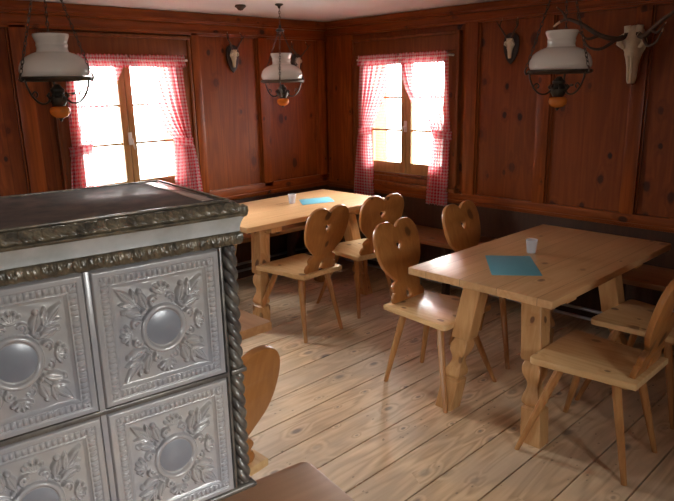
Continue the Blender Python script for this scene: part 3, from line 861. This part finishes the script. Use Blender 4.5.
for P_, sgn in ((LA, 1), (RA, -1)):
    antler_tube(st, P_, .017, .007)
    b = P_[1]; antler_tube(st, [b, b + Vector((sgn * .06, .08, -.055)), b + Vector((sgn * .12, .12, -.04)), b + Vector((sgn * .155, .13, .03))], .011, .003, 'tine')
    b = P_[2]; antler_tube(st, [b, b + Vector((sgn * .05, .05, -.02)), b + Vector((sgn * .10, .07, .03))], .010, .003, 'tine')
    b = P_[4]; antler_tube(st, [b, b + Vector((sgn * .01, .02, .04)), b + Vector((sgn * .045, .04, .075))], .009, .003, 'tine')

# ------------------------------------------------------------------ the tiled stove
SC = (.611, .874, 0); SR = math.radians(-8)
# local frame: x to the right along the front, y into the stove, origin at the right front edge of the body
stove = thing('tiled_stove', 'grey glazed tiled stove with relief tiles and a dark moulded top, at the left', 'stove', SC, SR)
SW, SD = .506, .33

def smooth(e0, e1, x):
    t = min(1.0, max(0.0, (x - e0) / (e1 - e0))); return t * t * (3 - 2 * t)
def dome(x, y, cx, cy, rx, ry, ang, hh):
    dx, dy = x - cx, y - cy
    c, s = math.cos(ang), math.sin(ang)
    a, b = (dx * c + dy * s) / rx, (-dx * s + dy * c) / ry
    q = a * a + b * b
    return hh * (1 - q) ** .5 if q < 1 else 0.0
def leaf(x, y, cx, cy, L, W, ang, hh):
    """pointed leaf with a centre vein, root at cx,cy"""
    dx, dy = x - cx, y - cy
    c, s = math.cos(ang), math.sin(ang)
    a, b = (dx * c + dy * s) / L, (-dx * s + dy * c)
    if a <= 0 or a >= 1: return 0.0
    w = W * math.sin(PI * a ** .8)
    if abs(b) >= w: return 0.0
    q = abs(b) / w
    return hh * (1 - q * q) ** .5 * (0.55 + .45 * min(1, q * 5))
def arc(x, y, cx, cy, R, a0, a1, w, hh):
    dx, dy = x - cx, y - cy
    r = math.hypot(dx, dy)
    a = math.atan2(dy, dx)
    while a < a0: a += 2 * PI
    if a > a1: return 0.0
    w = w * (1 - .55 * (a - a0) / (a1 - a0))
    q = abs(r - R) / w
    return hh * (1 - q * q) ** .5 if q < 1 else 0.0
def ornament(x, y):
    """relief of one tile, x,y in -1..1 over the inner field; symmetric about both axes with leaf sprays on the diagonals"""
    ax, ay = abs(x), abs(y)
    h = 0.0
    r = math.hypot(x, y)
    # lobed frame round the medallion
    for px, py in ((ax, ay), (ay, ax)):
        h = max(h, min(dome(px, py, .0, .56, .30, .17, 0, .9), .42))
        h = max(h, arc(px, py, .185, .60, .085, -1.2, 2.9, .045, .85))
        h = max(h, dome(px, py, .185, .60, .040, .040, 0, .95))
        for k in range(3):                                   # shell: five fingers on the axis
            a = PI / 2 - k * .55
            h = max(h, leaf(px, py, .0, .73, .225, .055, a, .9))
            h = max(h, dome(px, py, .190 * math.cos(a), .73 + .190 * math.sin(a), .048, .048, 0, 1.0))
        h = max(h, dome(px, py, 0, .735, .12, .035, 0, 1.0))
        h = max(h, leaf(px, py, .37, .47, .44, .115, 1.25, .8))      # broad curled leaf beside the shell
        h = max(h, dome(px, py, .47, .84, .065, .055, .4, 1.0))
        h = max(h, leaf(px, py, .58, .56, .38, .080, PI / 4 + .62, .95))
        h = max(h, dome(px, py, .37, .47, .05, .05, 0, .9))
    h = max(h, leaf(ax, ay, .60, .60, .52, .095, PI / 4, 1.0))
    h = max(h, dome(ax, ay, .415, .415, .058, .058, 0, 1.0))
    h = max(h, dome(ax, ay, .53, .53, .10, .028, PI / 4, .7))
    return h

def tile_mesh(w, hgt):
    """pressed relief tile as real relief geometry; x 0..w, z 0..hgt, front towards -y"""
    NX = 210; NZ = int(NX * hgt / w)
    R, inner = 0.0062, 1.0
    f_out, f_bead0, f_bead1 = .050, .058, .112          # fractions of the width: flat rim, bead border
    field = .128
    import array
    co = []
    nb = 25
    for j in range(NZ + 1):
        v = j / NZ; dv = min(v, 1 - v) * hgt / w
        for i in range(NX + 1):
            u = i / NX; du = min(u, 1 - u)
            d = min(du, dv)
            H = 0.0
            if d < f_out: H = .0052 * smooth(0, .014, d)
            elif d < f_bead0: H = .0052 - .0030 * smooth(f_out, f_bead0, d)
            elif d < f_bead1:
                q = (d - f_bead0) / (f_bead1 - f_bead0)
                s = (v if du < dv else u)                  # run along the side
                n = nb
                ph = abs(math.sin(PI * s * n))
                H = .0012 + .0056 * (math.sin(PI * q) ** .4) * (ph ** .5)
            elif d < field: H = .0022 + .0032 * math.sin(PI * (d - f_bead1) / (field - f_bead1))
            elif d < .150: H = .0022 - .0022 * smooth(field, .150, d)
            else: H = 0.0
            if d >= .150:
                X = (u - .5) / (.5 - .150); Z = (v - .5) * hgt / w / (.5 * hgt / w - .150)
                H += .0100 * ornament(X, Z) + .0004 * math.sin(X * 9 + 2 * math.sin(Z * 7)) * math.sin(Z * 11)
                r = math.hypot(X, Z)
                if r < .515:
                    q = (r - .455) / .058
                    H = .0040
                    if abs(q) < 1: H = .0046 + .0060 * (1 - q * q) ** .5
                    elif r > .5: H = .0030
            co.append((u * w, -H, v * hgt))
    faces = []
    m = NX + 1
    for j in range(NZ):
        for i in range(NX):
            a = j * m + i; faces.append((a, a + 1, a + m + 1, a + m))
    # back rim so that the tile is solid
    base = len(co); ring = [i for i in range(m)] + [j * m + NX for j in range(1, NZ + 1)] + [NZ * m + i for i in range(NX - 1, -1, -1)] + [j * m for j in range(NZ - 1, 0, -1)]
    for r_ in ring: co.append((co[r_][0], .012, co[r_][2]))
    n = len(ring)
    for k in range(n):
        q = (k + 1) % n; faces.append((ring[k], base + k, base + q, ring[q]))
    faces.append(tuple(base + k for k in range(n)))
    me = bpy.data.meshes.new('relief_tile'); me.from_pydata(co, [], faces)
    return me

TW, THT = .209, .2235
tme = tile_mesh(TW, THT)
finish(tme, 180); tme.materials.append(MAT['tile'])
med = bmesh.new()                                              # smooth centre disc set in the ring
lathe(med, [(.0005, .0018), (.012, .0013), (.022, .0006), (.0285, -.0008), (.029, -.004), (.0005, -.004)], 40)
mme = bpy.data.meshes.new('medallion'); bmesh.ops.recalc_face_normals(med, faces=med.faces[:]); med.to_mesh(mme); med.free(); finish(mme, 40); mme.materials.append(MAT['medal'])
for row, z in ((0, 1.1165), (1, .8830)):
    for colm, x in ((0, -.0395 - TW), (1, -.0395 - 2 * TW - .010)):
        t = link(bpy.data.objects.new('relief_tile', tme), stove); t.location = (x, -.001, z)
        d = link(bpy.data.objects.new('medallion', mme), t); d.location = (TW / 2, -.0052, THT / 2); d.rotation_euler = (PI / 2, 0, 0); d.scale = (1, 1, 1)
# carcass: a box a little behind the tiles, with the plain tiled side
bm = bmesh.new(); box(bm, -SW + .004, -.004, .008, SD - .004, .872, 1.40, .002); obj('carcass', bm, MAT['pewter'], stove)
bm = bmesh.new(); box(bm, -SW + .06, -.05, .13, SD - .02, 0, .871, .01); obj('plinth', bm, MAT['pedestal'], stove)
# flat joint strips between the tile columns and rows
bm = bmesh.new(); box(bm, -.0395 - TW - .0095, -.0395 - TW - .0005, -.0035, .006, .883, 1.342, .0015); obj('joint_strip', bm, MAT['tile'], stove)
bm = bmesh.new(); box(bm, -.0395 - 2 * TW - .012, -.0365, -.005, .007, 1.1075, 1.1160, .0025); box(bm, -.03, .001, -.004, SD, 1.1075, 1.1160, .0025); obj('seam_moulding', bm, MAT['pewter'], stove)
bm = bmesh.new(); box(bm, -.0375, -.033, -.004, .008, .883, 1.342, .001); obj('edge_strip', bm, MAT['pewter'], stove)
# twisted rope columns on the corners
def rope(x, y, z0, z1):
    bm = bmesh.new(); N = int((z1 - z0) / .0016); S = 40
    rings = []
    for j in range(N + 1):
        z = z0 + (z1 - z0) * j / N
        ez = min(1, (z - z0) / .008, (z1 - z) / .008) ** .5 if 0 < j < N else .35
        r_ = []
        for k in range(S):
            a = 2 * PI * k / S
            lob = abs(math.sin(1.5 * (a + (z * 2 * PI / .072)))) ** .55
            rad = (.0070 + .0074 * lob) * (.55 + .45 * ez)
            r_.append(Vector((x + rad * math.cos(a), y + rad * math.sin(a), z)))
        rings.append(r_)
    return loft(bm, rings)
for x in (-.0165, -SW + .0165):
    for z0, z1 in ((.884, 1.107), (1.117, 1.341)):
        obj('rope_column', rope(x, .006, z0, z1), MAT['pewter'], stove, 50)
# plain side tiles on the right face
for z0, z1 in ((.886, 1.106), (1.118, 1.340)):
    bm = bmesh.new(); box(bm, -.006, .001, .03, SD - .01, z0, z1, .003); obj('side_tile', bm, MAT['tile'], stove)

def moulding(prof, mat, name, ornament_fn=None, depth=SD, ny=150):
    """profile (out, z) swept round front and right side; mitred at the corner"""
    path = []
    n1, n2 = 420, 200
    for i in range(n1 + 1): path.append(('f', -SW + (SW) * i / n1))
    for i in range(1, n2 + 1): path.append(('s', depth * i / n2))
    co, faces = [], []
    m = len(prof)
    s_len = 0
    for idx, (k, t) in enumerate(path):
        for pi_, (o, z) in enumerate(prof):
            extra = ornament_fn(idx * (SW / n1) if k == 'f' else SW + t, pi_ / (m - 1)) if ornament_fn else 0
            pa, pb = prof[max(0, pi_ - 1)], prof[min(m - 1, pi_ + 1)]
            tl = math.hypot(pb[0] - pa[0], pb[1] - pa[1]) or 1
            oo = o + extra * (pb[1] - pa[1]) / tl; z = z - extra * (pb[0] - pa[0]) / tl
            if k == 'f':
                x = t; y = -oo
                if t > -.0001: x = oo
                elif t > -SW * 1.001 and oo > 0 and t < -SW + .0001: x = -SW - oo
            else:
                x = oo; y = t
            co.append((x, y, z))
    for a in range(len(path) - 1):
        for b in range(m - 1):
            q = a * m + b; faces.append((q, q + m, q + m + 1, q + 1))
    # inner back face closes the moulding
    base = len(co)
    for k, t in path:
        for z in (prof[0][1], prof[-1][1]):
            co.append((t if k == 'f' else -.02, .02 if k == 'f' else max(t, .02), z) if k == 'f' else (-.02, max(t, .02), z))
    L = len(path)
    for a in range(L - 1):
        faces.append((a * m, base + a * 2, base + a * 2 + 2, (a + 1) * m))
        faces.append((a * m + m - 1, (a + 1) * m + m - 1, base + a * 2 + 3, base + a * 2 + 1))
    me = bpy.data.meshes.new(name); me.from_pydata(co, [], faces)
    bm = bmesh.new(); bm.from_mesh(me); bpy.data.meshes.remove(me)
    return obj(name, bm, mat, stove, 60)

def seg_prof(pts, n=9):
    out = []
    for (a, b), (c, d) in zip(pts, pts[1:]):
        for k in range(n): out.append((a + (c - a) * k / n, b + (d - b) * k / n))
    out.append(pts[-1]); return out
def acanthus(per, amp):
    """running leaf relief: slanted overlapping lobes with curled tips"""
    rr = random.Random(3); jit = [rr.uniform(.35, 1.0) for _ in range(600)]
    def f(s, v):
        if not 0 < v < 1: return 0.0
        w = math.sin(PI * v) ** .5
        q = s / per + .35 * math.sin(2.6 * v)
        k = int(q * 2); a = q * 2 - k
        lobe = max(0, 1 - (2 * a - 1) ** 2) ** .5 * jit[k % 600]
        vein = abs(math.sin(PI * 3.3 * q + 6 * v)) ** .6
        curl = max(0, 1 - math.hypot((q % 1 - .5) / .22, (v - (.35 if int(q) % 2 else .68)) / .22)) ** .5
        return amp * w * max(lobe * (.55 + .45 * vein), curl)
    return f
moulding(seg_prof([(.000, 1.3425), (.003, 1.345), (.0055, 1.352), (.005, 1.360), (.002, 1.3645)], 6), MAT['olive'], 'leaf_band', acanthus(.022, .0045))
moulding([(.003, 1.365), (.005, 1.3655)] + [(.0035 + .0075 * (k / 10) ** 2.2, 1.366 + .0255 * k / 10) for k in range(11)], MAT['frieze'], 'cove_frieze')
moulding([(.006, 1.3915), (.012, 1.3920), (.0145, 1.3940), (.0145, 1.3965), (.011, 1.3985)], MAT['olive'], 'rim_fillet')
moulding(seg_prof([(.008, 1.3975), (.0095, 1.401), (.007, 1.406), (.001, 1.411), (-.006, 1.4140)], 8), MAT['olive'], 'top_rim', acanthus(.030, .0055))
moulding([(.0005, .869), (.003, .870), (.0055, .874), (.005, .879), (.0015, .8825)], MAT['pewter'], 'foot_moulding')
bm = bmesh.new(); lathe(bm, [(.001, -.012), (.006, -.010), (.009, -.002), (.008, .006), (.001, .010)], 16, (.009, -.009, 1.4015)); obj('corner_boss', bm, MAT['olive'], stove)
bm = bmesh.new(); box(bm, -SW + .003, -.003, .003, SD - .003, 1.392, 1.4150, .001); obj('top_slab', bm, MAT['olive'], stove)
bm = bmesh.new(); box(bm, -SW + .02, -.018, .014, SD - .014, 1.4166, 1.4176, .0004); obj('top_plate', bm, MAT['stovetop'], stove)
bm = bmesh.new()
for x0, x1, y0, y1 in ((-SW + .006, -.006, .006, .011), (-SW + .006, -.006, SD - .010, SD - .004), (-.011, -.006, .011, SD - .010), (-SW + .006, -SW + .011, .011, SD - .010)):
    box(bm, x0, x1, y0, y1, 1.4160, 1.4195, .0012)
obj('top_fillet', bm, MAT['olive'], stove)
bm = bmesh.new(); box(bm, -.046, -.026, .030, SD - .02, 1.4177, 1.4187, .0004); obj('top_strip', bm, glaze('ReddishGlazeStrip', (.40, .24, .17), (.30, .19, .14), .3, .1), stove)

# ------------------------------------------------------------------ light
w = bpy.data.worlds.new('World'); scene.world = w; w.use_nodes = True
nt = w.node_tree; nt.nodes.clear()
out = nt.nodes.new('ShaderNodeOutputWorld'); bg = nt.nodes.new('ShaderNodeBackground')
bg.inputs[0].default_value = (1.0, .985, .95, 1); bg.inputs[1].default_value = 95.0
tc = nt.nodes.new('ShaderNodeTexCoord'); sp = nt.nodes.new('ShaderNodeSeparateXYZ'); rp = nt.nodes.new('ShaderNodeValToRGB')
nt.links.new(tc.outputs['Generated'], sp.inputs[0]); mr = nt.nodes.new('ShaderNodeMapRange'); mr.inputs[1].default_value = -1; mr.inputs[2].default_value = 1
nt.links.new(sp.outputs['Z'], mr.inputs[0]); nt.links.new(mr.outputs[0], rp.inputs[0])
el = rp.color_ramp.elements                                  # snowy ground, pale horizon, bright overcast above
el[0].position = .0; el[0].color = (.13, .13, .12, 1); el[1].position = .47; el[1].color = (.16, .16, .15, 1)
for p_, c_ in ((.52, (.30, .295, .285, 1)), (.64, (.62, .61, .585, 1)), (.85, (1, .985, .95, 1))):
    e_ = el.new(p_); e_.color = c_
nt.links.new(rp.outputs[0], bg.inputs[0])
nt.links.new(bg.outputs[0], out.inputs[0])
for wall in 'ABSW':
    for c, h, z0, z1 in WIN[wall]:
        L = bpy.data.lights.new('daylight_portal', 'AREA'); L.shape = 'RECTANGLE'; L.size = 2 * h; L.size_y = z1 - z0
        L.cycles.is_portal = True
        o = bpy.data.objects.new('daylight_portal', L); COL.objects.link(o)
        o.location = to_wall(wall, c, -TH + .01, (z0 + z1) / 2)
        d = {'A': Vector((0, -1, 0)), 'B': Vector((-1, 0, 0)), 'S': Vector((0, 1, 0)), 'W': Vector((1, 0, 0))}[wall]
        o.rotation_euler = d.to_track_quat('-Z', 'Y').to_euler()

# ------------------------------------------------------------------ camera
yaw, pitch, roll = math.radians(44.0689), math.radians(14.5472), math.radians(-1.26168)
f = Vector((math.sin(yaw) * math.cos(pitch), math.cos(yaw) * math.cos(pitch), -math.sin(pitch)))
r = Vector((math.cos(yaw), -math.sin(yaw), 0)); u = r.cross(f)
c, s = math.cos(roll), math.sin(roll)
r2, u2 = c * r + s * u, -s * r + c * u
cam = bpy.data.cameras.new('camera'); cam.sensor_width = 36; cam.lens = 634.786 / 674 * 36; cam.clip_start = .02
co = bpy.data.objects.new('camera', cam); COL.objects.link(co)
Mw = Matrix((r2, u2, -f)).transposed().to_4x4(); Mw.translation = (0, 0, 1.6)
co.matrix_world = Mw
scene.camera = co

vs = scene.view_settings
vs.view_transform = 'Standard'; vs.look = 'None'; vs.gamma = 1; vs.use_curve_mapping = False; vs.exposure = 0.12
scene.cycles.use_denoising = True
scene.cycles.max_bounces = 10; scene.cycles.diffuse_bounces = 6; scene.cycles.transparent_max_bounces = 12
scene.cycles.sample_clamp_indirect = 8
